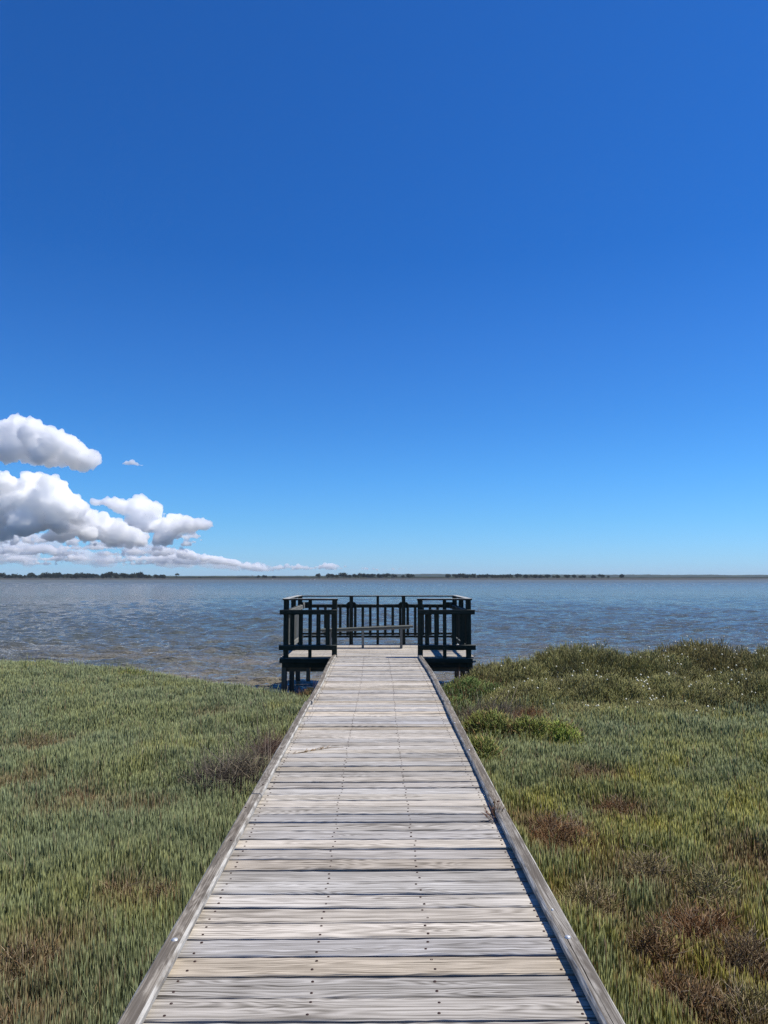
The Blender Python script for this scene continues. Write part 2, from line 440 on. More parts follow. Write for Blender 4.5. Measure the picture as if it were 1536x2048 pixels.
# =================================================================== lookout platform
PY0, PY1 = 14.47, 17.10; PXW = 1.79
pf = empty('lookout_platform', (0, 15.8, WL))
tag(pf, 'square timber lookout platform on piles over the shallow lake edge', 'platform')
tb = TB(); screws = []; y = PY0 + .07
while y < PY1 + .08:
    tone = tone_rand(.8, 1.12, .05); z = -.0175 + random.uniform(-.003, .003)
    tb.beam((-PXW - .05 + random.uniform(-.01, .01), y, z), (PXW + .05 + random.uniform(-.01, .01), y, z), .140, .035, seg=20, ch=.004, wob=.001, tone=tone, endj=.01)
    for jx in (-1.5, -1.05, -.62, -.16, .27, .72, 1.15, 1.6):
        for d_ in (-.035, .035): screws.append((jx + random.gauss(0, .006), y + d_, z + .017))
    y += .1485
deck2 = tb.build('deck_boards', MAT['deck'], pf)
so = link('screw_heads', discs(screws, .0052, .0022, n=6), MAT['rust'], None); so.parent = deck2; so['kind'] = 'stuff'
so.location = (0, 0, 0)
def part(name, mat, parent, *beams):
    t = TB()
    for a, b, w_, h_, kw in beams: t.beam(a, b, w_, h_, **kw)
    return t.build(name, MAT[mat], parent)
V1 = dict(up=(0, 1, 0), seg=4, wob=.001)
H1 = dict(seg=8, wob=.001)
yf = PY0 - .125
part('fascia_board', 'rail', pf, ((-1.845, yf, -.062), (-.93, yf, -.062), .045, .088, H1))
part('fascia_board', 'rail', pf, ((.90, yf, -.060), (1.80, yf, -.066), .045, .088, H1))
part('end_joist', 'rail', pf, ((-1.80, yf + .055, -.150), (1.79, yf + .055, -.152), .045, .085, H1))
part('side_joist', 'under', pf, ((-1.79, PY0 - .03, -.12), (-1.79, PY1, -.12), .045, .16, H1))
part('side_joist', 'under', pf, ((1.79, PY0 - .03, -.12), (1.79, PY1, -.12), .045, .16, H1))
for jx in (-1.5, -1.05, -.62, -.16, .27, .72, 1.15, 1.6):
    part('joist', 'under', pf, ((jx, PY0 + .0, -.11), (jx, PY1, -.11), .045, .14, H1))
for yy in (PY0 + .07, 15.82, 17.02):
    part('bearer', 'under', pf, ((-1.76, yy, -.235), (1.76, yy, -.235), .07, .10, H1))
    for sx in (-1.77, 1.77):
        part('pile', 'under', pf, ((sx, yy - .05, -1.7), (sx, yy - .05, -.20), .095, .095, V1))
part('hanging_stub', 'under', pf, ((-1.31, yf + .10, -.46), (-1.31, yf + .10, -.195), .075, .05, V1))
part('cross_block', 'grey', pf, ((1.72, yf + .01, -.085), (1.86, yf + .005, -.075), .05, .045, dict(seg=2)))

# ------------------------------------------------------------------- railing
rl = empty('platform_railing', (0, 15.8, 0))
tag(rl, 'dark post and baluster railing round the lookout platform, open at the boardwalk', 'railing')
NF = PY0 - .05; FF = PY1 - .04                 # near and far post rows
def post(x, y, z0=0.0, z1=1.07, w_=.095, d_=.095, mat='rail'):
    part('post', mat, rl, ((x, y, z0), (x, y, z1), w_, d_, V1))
for sx in (-1, 1):
    post(sx * 1.735, NF, z0=-.19); post(sx * .815, NF, z0=-.1); post(sx * 1.28, NF, z0=-.1, w_=.065, d_=.045)
    post(sx * 1.745, FF); post(sx * 1.745, (NF + FF) / 2)
    post(sx * .59, FF, w_=.082)
post(.008, FF, w_=.058, d_=.06)
for sx in (-1, 1):
    a, b = sx * 1.80, sx * .755
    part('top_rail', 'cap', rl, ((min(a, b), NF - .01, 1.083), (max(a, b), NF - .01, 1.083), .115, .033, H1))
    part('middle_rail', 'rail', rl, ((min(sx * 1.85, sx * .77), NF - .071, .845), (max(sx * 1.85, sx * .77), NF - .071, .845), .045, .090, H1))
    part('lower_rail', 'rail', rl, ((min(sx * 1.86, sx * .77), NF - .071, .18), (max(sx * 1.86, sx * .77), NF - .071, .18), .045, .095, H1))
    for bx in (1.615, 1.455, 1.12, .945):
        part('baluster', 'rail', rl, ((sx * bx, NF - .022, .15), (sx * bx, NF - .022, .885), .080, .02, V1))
    # side run
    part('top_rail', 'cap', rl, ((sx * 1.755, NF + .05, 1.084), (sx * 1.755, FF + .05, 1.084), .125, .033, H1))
    inner = 'grey' if sx < 0 else 'rail'  # left run gets the paler timber to paint its sunlit inner side
    xi = sx * 1.675
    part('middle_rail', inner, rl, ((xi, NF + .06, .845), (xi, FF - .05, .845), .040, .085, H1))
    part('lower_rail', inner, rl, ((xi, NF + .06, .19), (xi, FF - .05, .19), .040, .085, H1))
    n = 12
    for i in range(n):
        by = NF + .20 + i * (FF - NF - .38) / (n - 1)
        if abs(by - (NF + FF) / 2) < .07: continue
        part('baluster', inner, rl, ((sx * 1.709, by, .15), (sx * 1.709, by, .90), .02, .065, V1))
    t = TB()
    for yc in (FF - .13,):
        t.plate([(-.12, -.05), (.12, -.05), (.12, .045), (.085, .085), (-.085, .085), (-.12, .045)],
                lambda u, v, d, yc=yc: (sx * (1.653 - d), yc + u, .86 + v), .022)
        t.build('rail_cleat', MAT[inner], rl)
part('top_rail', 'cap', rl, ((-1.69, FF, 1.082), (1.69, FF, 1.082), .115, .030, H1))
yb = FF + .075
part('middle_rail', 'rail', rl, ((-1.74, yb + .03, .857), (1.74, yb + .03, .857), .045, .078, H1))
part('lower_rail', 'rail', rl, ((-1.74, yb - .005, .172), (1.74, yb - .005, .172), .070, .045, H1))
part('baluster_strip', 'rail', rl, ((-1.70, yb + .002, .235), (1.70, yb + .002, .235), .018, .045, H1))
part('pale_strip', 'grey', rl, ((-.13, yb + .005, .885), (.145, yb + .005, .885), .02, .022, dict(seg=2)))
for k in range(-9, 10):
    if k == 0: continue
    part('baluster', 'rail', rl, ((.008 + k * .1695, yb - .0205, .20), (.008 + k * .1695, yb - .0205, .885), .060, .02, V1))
for xc in (-1.62, -.59, .59, 1.62):
    t = TB()
    t.plate([(-.118, -.06), (.118, -.06), (.118, .03), (.075, .075), (-.075, .075), (-.118, .03)],
            lambda u, v, d, xc=xc: (xc + u, FF + .0485 - d, .87 + v), -.022)
    t.build('rail_cleat', MAT['rail'], rl)

# ------------------------------------------------------------------- bench
bn = empty('plank_bench', (-.2, 16.0, 0))
tag(bn, 'long low grey plank bench sloping slightly, standing on the lookout platform', 'bench')
BY = 16.08
part('seat', 'bench', bn, ((-1.22, BY + .13, .385), (.755, BY + .13, .462), .30, .035, H1))
part('seat_rail', 'grey', bn, ((-1.18, BY + .02, .353), (.69, BY + .02, .427), .035, .03, dict(seg=4)))
for lx, zt_ in ((-1.01, .372), (-.31, .400), (.51, .430)):
    part('leg', 'grey', bn, ((lx, BY + .02, 0), (lx, BY + .02, zt_ - .02), .048, .045, V1))
    part('leg', 'grey', bn, ((lx, BY + .24, 0), (lx, BY + .24, zt_ - .01), .045, .045, V1))

# =================================================================== vegetation
def leaf_material(name, rough=.6, trans=.25):
    M = NT(name, rough=rough, spec=.12)
    at = M.attr('col').outputs['Color']
    M.color(at)
    tr = M.n('ShaderNodeBsdfTranslucent'); M.setin(tr, 'Color', at)
    mx = M.n('ShaderNodeMixShader'); mx.inputs[0].default_value = trans
    M.t.links.new(M.b.outputs[0], mx.inputs[1]); M.t.links.new(tr.outputs[0], mx.inputs[2])
    M.t.links.new(mx.outputs[0], M.out.inputs['Surface'])
    return M.m
MAT['stem'] = leaf_material('succulent_stem', .5, .12)
MAT['leaf'] = leaf_material('leaf', .55, .25)
MAT['twig'] = leaf_material('dry_twig', .85, 0.0)

def stems_mesh(name, P, D, L, Rr, C, blunt=.86, curve=None):
    """P base, D unit direction, L length, Rr radius, C colour -> three-sided tapering stems"""
    n = len(P); P = np.asarray(P, np.float32); D = np.asarray(D, np.float32)
    ref = np.where(np.abs(D[:, 2:3]) > .9, np.array([[1, 0, 0]]), np.array([[0, 0, 1]])).astype(np.float32)
    U = np.cross(D, ref); U /= np.linalg.norm(U, axis=1, keepdims=True) + 1e-9; W = np.cross(D, U)
    a0 = rng.random(n) * 6.28
    V = np.zeros((n, 7, 3), np.float32)
    if curve is None: curve = np.zeros((n, 3), np.float32)
    for r_, (t, rad) in enumerate(((0.0, .8), (blunt, 1.0))):
        c = P + D * (L * t)[:, None] + curve * (L * t * t)[:, None]
        for k in range(3):
            a = a0 + k * 2.0944
            V[:, r_ * 3 + k] = c + (U * np.cos(a)[:, None] + W * np.sin(a)[:, None]) * (Rr * rad)[:, None]
    V[:, 6] = P + D * L[:, None] + curve * L[:, None]
    b = (np.arange(n) * 7)[:, None, None]
    q = np.array([[0, 1, 4, 3], [1, 2, 5, 4], [2, 0, 3, 5]])[None] + b
    t = np.array([[3, 4, 6], [4, 5, 6], [5, 3, 6]])[None] + b
    me = npmesh(name, V.reshape(-1, 3), q.reshape(-1, 4), t.reshape(-1, 3), smooth=True)
    set_col(me, 'col', np.repeat(C, 7, axis=0)); return me

def mixc(a, b, t): return a * (1 - t)[:, None] + b * t[:, None]
GREEN_B = np.array([.225, .262, .135]); GREEN_M = np.array([.285, .310, .125]); GREEN_Y = np.array([.38, .37, .11])
OLIVE = np.array([.285, .268, .120]); BROWN = np.array([.23, .155, .08]); RED = np.array([.29, .145, .065]); TAN = np.array([.30, .235, .155])

BROWN_PATCH = [(-3.96, 9.04, .5), (-2.61, 6.79, .45), (-3.5, 7.47, .4), (-1.56, 4.85, .28), (-1.32, 4.74, .2), (-1.78, 4.04, .4), (-1.64, 3.54, .35),
    (-1.99, 6.64, .3), (-2.41, 11.02, .4), (1.37, 5.9, .42), (2.16, 7.61, .4), (2.04, 6.6, .35), (1.28, 4.68, .3), (1.78, 5.15, .35), (2.03, 4.9, .3),
    (1.82, 4.4, .35), (1.46, 4.17, .25), (1.91, 4.11, .3), (1.48, 3.72, .3), (1.66, 3.59, .3), (2.61, 5.41, .4), (1.2, 6.3, .3), (1.32, 10.6, .5), (2.0, 10.7, .35)]
BUSHY = [(-1.40, 7.45, .58), (-1.08, 8.3, .38), (1.5, 9.6, .5), (2.05, 9.3, .45), (1.1, 8.3, .35), (1.6, 13.0, .7), (1.25, 12.0, .4)]

def marsh(side, name, label):
    pts = []
    # density falls with distance, the way the eye needs it; stems thicken to keep cover
    bands = [(1.5, 3.2, 2500), (3.2, 4.5, 4600), (4.5, 6.5, 3500), (6.5, 9.0, 2300), (9.0, 12.0, 1500), (12.0, 19.0, 1000)]
    for y0, y1, den in bands:
        xm = .62 * y1 + 2.2
        n = int((y1 - y0) * xm * den)
        x = rng.random(n) * xm; y = y0 + rng.random(n) * (y1 - y0)
        ok = (x > .80) & (x < .60 * y + 2.0)
        pts.append(np.stack([x[ok] * side, y[ok]], 1))
    P2 = np.concatenate(pts); x, y = P2[:, 0], P2[:, 1]
    ok = (y < shore(x) - .03 + .12 * rng.normal(size=len(x))) & ~((np.abs(x) < .90) & (rng.random(len(x)) > .35))
    ok &= ~((np.abs(x) < 1.95) & (y > 14.1))
    x, y = x[ok], y[ok]
    d = np.hypot(x, y)
    brown = np.zeros(len(x)); thin = np.zeros(len(x))
    for (bx, by, br) in BROWN_PATCH:
        br = br * .85
        q = np.hypot((x - bx), (y - by) * .8) / br + (vnoise(x, y, .25, 21) - .5) * 1.4
        brown = np.maximum(brown, np.clip(1.3 - q, 0, 1) * (.8 if bx < 0 else 1.0))
    for (bx, by, br) in BUSHY:
        q = np.hypot(x - bx, y - by) / br; thin = np.maximum(thin, np.clip(1.3 - q, 0, 1))
    if side > 0:                                       # flowering shrubs take the back of the right bank
        line = 10.2 + np.clip((x - 1.3), 0, 1.2) * .2 + .9 * (vnoise(x, y, 1.5, 31) - .5)
        thin = np.maximum(thin, np.clip((y - line) * 1.6, 0, .93))
    keep = rng.random(len(x)) > np.maximum(brown * .30, thin * .97)
    x, y, d, brown = x[keep], y[keep], d[keep], brown[keep]
    n = len(x)
    big = vnoise(x, y, 2.4, 41); mid_ = vnoise(x, y, .55, 42); sm = vnoise(x, y, .12, 43, 2)
    clump = vnoise(x, y, .16, 44, 2)
    h = .34 + .10 * (big - .5) + .16 * (mid_ - .5) + .10 * (clump - .5)
    h *= rng.uniform(.78, 1.08, n); h *= (1 - .25 * brown)
    h *= np.clip(.55 + (shore(x) - y) * .5, .55, 1.0)
    z = ground_z(x, y)
    L = h; rad = .0021 * np.maximum(1.0, (d / 4.0)) ** .62 * rng.uniform(.75, 1.25, n)
    tall = rng.random(n) < .02; L = np.where(tall, L * rng.uniform(1.15, 1.45, n), L)
    th = rng.random(n) * 6.28; ln = np.abs(rng.normal(0, .085, n)) + .03 * (sm > .62) + tall * np.abs(rng.normal(0, .3, n))
    flow = (vnoise(x, y, .8, 45) - .5) * .22
    D = np.stack([np.cos(th) * ln + flow, np.sin(th) * ln, np.ones(n)], 1); D /= np.linalg.norm(D, axis=1, keepdims=True)
    if side < 0:
        t = np.clip((vnoise(x, y, 1.1, 46) - .48) * 2.0 + rng.normal(0, .22, n), 0, 1)
        C = mixc(GREEN_B, GREEN_M, t)
        t2 = np.clip((vnoise(x, y, .5, 47) - .60) * 2.2 + rng.normal(0, .15, n), 0, .6); C = mixc(C, GREEN_Y[None], t2)
    else:
        nearn = np.clip((7.5 - y) / 3.5, 0, 1)
        t = np.clip((vnoise(x, y, 1.1, 46) - .30) * 1.8 + rng.normal(0, .22, n) + .5 * nearn, 0, 1)
        C = mixc(GREEN_B * 1.05, GREEN_M, t)
        t2 = np.clip((vnoise(x, y, .5, 47) - .50) * 2.4 + rng.normal(0, .20, n) + .75 * nearn, 0, 1); C = mixc(C, GREEN_Y[None] * np.array([[1.0, .95, .65]]), t2)
    redf = np.clip(brown * 1.0 + rng.normal(0, .25, n), 0, 1) * (brown > .1)
    C = mixc(C, BROWN[None] * 1.0, redf * .8)
    ri = rng.random(n) < (.02 + .12 * brown + (.05 * nearn if side > 0 else 0)); C[ri] = C[ri] * .3 + (RED if side > 0 else BROWN * 1.2) * .7
    ti = rng.random(n) < (.02 + .08 * brown + (.03 * nearn if side > 0 else 0)); C[ti] = TAN * rng.uniform(.6, 1.1, (ti.sum(), 1))
    C *= rng.uniform(.50, 1.40, (n, 1))
    me = stems_mesh(name, np.stack([x, y, z - .02], 1), D, L, rad, C)
    o = link(name, me, MAT['stem']); tag(o, label, 'marsh grass', kind='stuff')
    return n
n1_ = marsh(-1, 'marsh_grass', 'dense upright green samphire stems carpeting the marsh left of the boardwalk')
n2_ = marsh(1, 'marsh_grass', 'yellow green and reddish samphire stems carpeting the marsh right of the boardwalk')
print('stems', n1_, n2_)

def sprigs(name, cx, cy, rx, ry, ztop, n, cols, parent, length=.10, rad=.0030, up=.9, spread=.7, seed=1, fill=.45, mat='leaf', jitter=.25, squash=2.2, zbase=None, pale=.10):
    """a mound of short sprigs spread over and through a dome"""
    r = np.random.default_rng(seed)
    a = r.random(n) * 6.283; q = np.sqrt(r.random(n)) * (1 + .10 * np.sin(a * 3 + seed) + .08 * np.sin(a * 5 + 2 * seed))
    x = cx + np.cos(a) * q * rx; y = cy + np.sin(a) * q * ry
    zb = (ground_z(np.array([cx]), np.array([cy]))[0] if zbase is None else zbase); Ht = ztop - zb
    lump = 1 + .45 * (vnoise(x, y, .45, seed % 60 + 60) - .5) + .50 * (vnoise(x, y, .13, seed % 60 + 61, 2) - .5)
    surf = Ht * np.clip(1 - np.clip(q, 0, 1) ** squash, 0, 1) ** .6 * lump
    fz = 1 - np.abs(r.normal(0, fill * .5, n)); fz = np.clip(fz, .05, 1.05)
    z = zb + surf * fz - length * .5
    N = np.stack([np.cos(a) * q * spread + r.normal(0, jitter, n), np.sin(a) * q * spread + r.normal(0, jitter, n), up + r.normal(0, jitter * .5, n)], 1)
    N /= np.linalg.norm(N, axis=1, keepdims=True)
    t = np.clip(vnoise(x, y, .3, seed % 50 + 90) * 1.6 - .3 + r.normal(0, .22, n), 0, 1)
    C = mixc(np.repeat(np.array(cols[0])[None], n, 0), np.array(cols[1])[None], t)
    if len(cols) > 2:
        k = r.random(n) < pale; C[k] = np.array(cols[2])
    C *= r.uniform(.5, 1.5, (n, 1))
    L = length * r.uniform(.6, 1.4, n); cv = r.normal(0, .18, (n, 3)) * (1 if mat != 'twig' else 2.0)
    me = stems_mesh(name, np.stack([x, y, z], 1), N, L, rad * r.uniform(.7, 1.3, n), C, blunt=.7 if mat != 'twig' else .5, curve=cv)
    return link(name, me, MAT[mat], parent), (x, y, z, surf, zb)

# flowering shrubs, olive with small white blooms ----------------------------------
M = NT('petal', rough=.6); M.color((.88, .83, .62, 1)); MAT['petal'] = M.m
SHRUBS = [ # cx, cy, rx, ry, ztop, n, flowers, label
 (2.45, 14.3, 1.0, .90, -.08, 9000, 4, 'low olive shrub with few flowers, nearest the lookout platform on the right bank'),
 (4.00, 14.9, 1.45, 1.1, .12, 15000, 26, 'tall rounded olive shrub at the top of the right bank, left of the saddle'),
 (5.25, 14.6, 1.25, 1.0, -.01, 11000, 26, 'lower olive shrub filling the saddle on the top of the right bank'),
 (6.45, 15.2, 1.6, 1.1, .13, 15000, 55, 'tallest browner olive shrub full of white flowers, against the water'),
 (7.85, 14.8, 1.4, 1.2, .06, 14000, 45, 'olive flowering shrub at the right edge of the bank skyline'),
 (9.2, 14.9, 1.2, 1.2, .12, 9000, 20, 'olive shrub half out of view at the far right of the bank'),
 (2.55, 12.4, .85, .85, -.28, 10000, 14, 'dull olive shrub with scattered white flowers behind the reddish bush'),
 (3.60, 12.5, 1.1, .95, -.17, 14000, 30, 'broad olive flowering shrub in the middle of the right bank'),
 (4.95, 12.5, 1.1, 1.0, -.20, 14000, 36, 'olive shrub with many white blooms right of the broad middle shrub'),
 (6.30, 12.7, 1.15, 1.0, -.17, 13000, 34, 'olive flowering shrub in front of the tallest browner shrub'),
 (7.55, 12.8, 1.1, 1.0, -.20, 11000, 20, 'front olive shrub at the right edge beside blue green stems'),
 (3.05, 11.1, .75, .7, -.40, 8000, 14, 'smallest front olive shrub with white flowers beside the green leafy plants'),
 (4.25, 11.2, .9, .75, -.38, 9000, 16, 'low front olive shrub with white flowers merging into the green stems'),
]
for i, (cx, cy, rx, ry, zt_, n, nf, lab) in enumerate(SHRUBS):
    e = empty('flowering_shrub', (cx, cy, float(ground_z(np.array([cx]), np.array([cy]))[0])))
    tag(e, lab, 'shrub', 'olive flowering shrubs on the right bank')
    br = np.array([.27, .235, .105]) if i in (3,) else OLIVE
    fo, (x, y, z, surf, zb) = sprigs('foliage', cx, cy, rx, ry, zt_, n, (br * .9, br * np.array([1.25, 1.3, 1.1]), (.15, .12, .06)), e, length=.11, rad=.0042, seed=100 + i, up=1.2, spread=.45)
    rr = np.random.default_rng(500 + i); idx = rr.permutation(n)[:nf]
    idx = idx[(np.hypot((x[idx] - cx) / rx, (y[idx] - cy) / ry) < .92)]
    Vv = []; Tt = []
    for j in idx:
        c0 = Vector((x[j], y[j], zb + surf[j] + .085)); s_ = rr.uniform(.013, .020); b = len(Vv)
        Vv.append(tuple(c0 + Vector((0, 0, s_ * 1.1))))
        for k in range(8):
            a = k * math.pi / 4; q = s_ * (1.0 if k % 2 == 0 else .65)
            Vv.append(tuple(c0 + Vector((q * math.cos(a), q * math.sin(a), 0))))
        Vv.append(tuple(c0 - Vector((0, 0, s_ * .8))))
        for k in range(8):
            k2 = (k + 1) % 8; Tt.append((b, b + 1 + k, b + 1 + k2)); Tt.append((b + 9, b + 1 + k2, b + 1 + k))
    if len(idx):
        fl = link('white_flowers', npmesh('white_flowers', Vv, None, Tt), MAT['petal'], e); fl['kind'] = 'stuff'

# brown and reddish samphire bushes --------------------------------------------------
def twiggy_bush(cx, cy, rx, ry, ztop, n, cols, label, seed, name='samphire_bush', cat='bush', group='reddish brown bushes in the marsh', length=.085, rad=.0021):
    e = empty(name, (cx, cy, float(ground_z(np.array([cx]), np.array([cy]))[0])))
    tag(e, label, cat, group)
    sprigs('foliage', cx, cy, rx, ry, ztop, n, cols, e, length=length, rad=rad, seed=seed, up=.9, spread=.6, jitter=.55, fill=.8, pale=.22)
    sprigs('twigs', cx, cy, rx * .95, ry * .95, ztop + .03, n // 8, ((.14, .11, .075), (.30, .24, .17)), e, length=length * 1.0, rad=rad * .8, seed=seed + 7, up=.6, spread=.9, jitter=.7, fill=.9, mat='twig')
B1 = (BROWN * .85, RED * 1.05, (.40, .28, .16)); B2 = (BROWN, OLIVE * 1.2, (.42, .34, .22)); B3 = ((.17, .12, .07), (.25, .16, .08), (.40, .32, .2))
TW = [(-3.96, 9.04, .45, .30, -.33, 1500, B2, 'brownish bush at the left edge of the marsh, halfway back'),
 (-2.61, 6.79, .38, .25, -.36, 1600, B1, 'dull brown bush left of the boardwalk in the middle of the green stems'),
 (-3.5, 7.5, .30, .25, -.36, 1200, B2, 'small brownish bush at the left frame edge, behind the middle brown bush'),
 (-1.58, 4.86, .20, .13, -.34, 1500, B3, 'dark reddish bush left of the boardwalk, left one of a close pair'),
 (-1.30, 4.74, .16, .11, -.34, 1300, B3, 'small dark bush left of the boardwalk, right one of a close pair'),
 (-1.80, 4.05, .26, .20, -.35, 2200, B3, 'brown bush among green stems in the lower left corner'),
 (-1.66, 3.55, .20, .14, -.36, 1600, B1, 'lowest reddish brown bush at the bottom left corner'),
 (1.37, 5.9, .34, .36, -.28, 5200, B1, 'large reddish brown bush beside the right kerb, opposite its joint'),
 (2.16, 7.61, .32, .26, -.34, 2200, B3, 'brown bush among blue green stems, right of the boardwalk farther back'),
 (2.04, 6.55, .22, .2, -.34, 1500, B1, 'small brown bush behind the large reddish one on the right'),
 (1.28, 4.70, .22, .22, -.34, 2600, B2, 'tan brown bush close to the right kerb in the lower right'),
 (1.78, 5.10, .26, .25, -.31, 3000, B2, 'brown and olive bush in the lower right, left of the pale dry one'),
 (1.82, 4.42, .30, .24, -.32, 3600, B1, 'rust coloured bush in the middle of the lower right marsh'),
 (2.10, 4.85, .2, .2, -.32, 1800, B2, 'pale brown bush at the right edge of the frame, lower right'),
 (1.48, 4.16, .18, .14, -.34, 1800, B1, 'small reddish bush right of the kerb bolt'),
 (1.92, 4.05, .22, .18, -.34, 2200, B3, 'dark brown bush at the right frame edge near the bottom'),
 (1.46, 3.72, .22, .18, -.34, 2800, B1, 'reddish bush near the bottom edge, right of the kerb'),
 (1.70, 3.58, .22, .16, -.35, 2200, B2, 'lowest brown bush in the bottom right corner')]
for i, t in enumerate(TW):
    t = list(t)
    t[4] -= .05 if t[0] < 0 else .02
    t[5] = int(t[5] * .62)
    twiggy_bush(*t, seed=200 + i)

# dead grey twiggy bushes
def dead_bush(cx, cy, rx, ry, zt_, n, label, seed, cols=((.055, .045, .035), (.14, .12, .09), (.38, .32, .22))):
    e = empty('dead_bush', (cx, cy, float(ground_z(np.array([cx]), np.array([cy]))[0]))); tag(e, label, 'dead bush', 'dry grey bushes')
    sprigs('twigs', cx, cy, rx, ry, zt_, n, cols, e, length=.20, rad=.0020, seed=seed, up=.45, spread=.7, jitter=.8, fill=1.0, mat='twig')
    sprigs('branches', cx, cy, rx * .9, ry * .9, zt_ - .04, n // 10, ((.10, .085, .07), (.20, .17, .14)), e, length=.42, rad=.0036, seed=seed + 3, up=.5, spread=1.0, jitter=.5, fill=.9, mat='twig')
dead_bush(-1.36, 7.50, .48, .40, -.22, 6500, 'dark dry twiggy bush leaning on the left side of the boardwalk', 301)
dead_bush(-1.14, 8.35, .26, .50, -.18, 3000, 'narrow brown dry bush tight against the left kerb, behind the larger dark one', 302, ((.08, .055, .045), (.15, .10, .08), (.25, .2, .15)))
dead_bush(1.62, 10.9, .55, .55, -.28, 3000, 'grey leafless bush right of the boardwalk between two green leafy ones', 303)
twiggy_bush(2.15, 10.75, .35, .3, -.30, 2200, ((.20, .10, .05), (.28, .15, .06), (.3, .2, .1)), 'orange tinged bush behind the bright green leafy plants', 305)

# bright green leafy plants
def leafy(cx, cy, rx, ry, zt_, n, cols, label, seed, name='leafy_bush', r=.0050, ln=.080):
    e = empty(name, (cx, cy, float(ground_z(np.array([cx]), np.array([cy]))[0]))); tag(e, label, 'bush', 'bright green leafy bushes')
    sprigs('foliage', cx, cy, rx, ry, zt_, n, cols, e, length=ln, rad=r, seed=seed, up=.9, spread=.7, jitter=.5, fill=.8)
    sprigs('twigs', cx, cy, rx * .9, ry * .9, zt_ - .04, n // 8, ((.12, .06, .04), (.2, .1, .06)), e, length=.2, rad=.003, seed=seed + 5, up=.7, spread=.7, jitter=.5, fill=.9, mat='twig')
LG = ((.19, .225, .07), (.34, .37, .10), (.42, .29, .12)); DG = ((.12, .19, .065), (.22, .29, .085), (.32, .27, .09))
leafy(1.66, 13.35, .75, .55, -.30, 9000, DG, 'green leafy bush beside the near right corner pile of the platform', 401)
leafy(1.25, 12.1, .38, .5, -.42, 4000, DG, 'green leafy bush against the right kerb just before the platform', 402)
leafy(1.42, 9.70, .44, .50, -.24, 8000, LG, 'yellow green leafy bush close to the right kerb, halfway along', 403)
leafy(1.90, 9.40, .36, .34, -.23, 6500, LG, 'yellow green leafy bush in the middle of the bright row', 404)
leafy(2.25, 9.25, .24, .22, -.21, 2600, ((.26, .34, .08), (.40, .47, .11)), 'brightest lime green leafy bush at the right end of the bright row', 405)
leafy(1.12, 8.30, .24, .55, -.31, 6500, LG, 'low yellow green bush along the right kerb, in front of the bright row', 406)
leafy(-7.3, 16.3, .7, .45, -.38, 3000, LG, 'yellow green bush at the left edge of the marsh by the water', 407)
leafy(-5.0, 15.4, .55, .35, -.38, 2500, LG, 'small yellow green bush on the left bank by the water', 408)
leafy(-1.10, 12.9, .35, .5, -.42, 3000, ((.09, .11, .04), (.15, .13, .06), (.2, .12, .06)), 'olive bush by the left kerb just before the platform', 409)

# weed growing up through the gap at the right kerb joint
e = empty('weed', (.735, 4.83, 0)); tag(e, 'small reddish green weed growing through the gap at the right kerb joint', 'weed')
sprigs('foliage', .735, 4.84, .022, .07, .07, 45, ((.12, .15, .05), (.25, .10, .06), (.3, .22, .12)), e, length=.09, rad=.0022, seed=77, zbase=-.02, up=1.0, jitter=.4)
# dry fallen frond on the deck
e = empty('dry_frond', (-.58, 6.64, 0)); tag(e, 'dry brown plant sprig lying on the boards by the left kerb', 'dry sprig')
Pn = []; Dn = []; Ln = []; Rn = []; Cn = []
for k in range(22):
    t = k / 21; Pn.append((-.73 + .30 * t, 6.52 + .24 * t + .01 * math.sin(k), .006 + .004 * (k % 3))); a = .67 + random.uniform(-.9, .9)
    Dn.append((math.cos(a), math.sin(a), .12)); Ln.append(random.uniform(.03, .06)); Rn.append(.0035 if .3 < t < .85 else .0018); Cn.append(TAN * random.uniform(.5, 1.0) * np.array([1.1, .9, .65]))
Dn = np.array(Dn); Dn /= np.linalg.norm(Dn, axis=1, keepdims=True)
link('sprig_leaves', stems_mesh('sprig_leaves', np.array(Pn), Dn, np.array(Ln), np.array(Rn), np.array(Cn)), MAT['twig'], e)
sp_ = [(-.74, 6.51, .006), (-.58, 6.64, .007), (-.44, 6.75, .007), (-.30, 6.79, .006)]
Pn = np.array(sp_[:-1]); Dd = np.diff(np.array(sp_), axis=0); Ll = np.linalg.norm(Dd, axis=1)
link('stalk', stems_mesh('stalk', Pn, Dd / Ll[:, None], Ll * 1.02, np.full(3, .0026), np.repeat((TAN * .55)[None], 3, 0), blunt=.98), MAT['twig'], e)

# =================================================================== far shore
def band_mesh(name, profile, y0, depth, seed):
    """low land strip: profile gives (x, height) along the front"""
    xs_ = np.array([p[0] for p in profile]); hs_ = np.array([p[1] for p in profile]); n = 260
    x = np.linspace(xs_[0], xs_[-1], n); h = np.interp(x, xs_, hs_)
    rows = []
    for k, (dy_, f) in enumerate(((0, -.25), (0.04, .35), (.15, .8), (.5, 1.0), (1.0, .3))):
        yy = y0 + depth * dy_ + (vnoise(x, x * 0 + k, 60, seed) - .5) * depth * .25
        rows.append(np.stack([x, yy, WL + f * h + (vnoise(x, x * 0 + k, 18, seed + 1) - .5) * .1 * (k > 0)], 1))
    return npmesh(name, np.concatenate(rows), grid_quads(n, len(rows)), smooth=True)
M = NT('mud_flat', rough=.9, spec=.2)
tc = M.n('ShaderNodeTexCoord').outputs['Object']
nn = M.noise(M.vmul(tc, (.03, .05, 1)), scale=1, detail=6, rough=.7)
M.color(M.ramp(nn, [(.3, (.035, .030, .022)), (.55, (.065, .055, .042)), (.7, (.06, .065, .032))])); MAT['mud'] = M.m
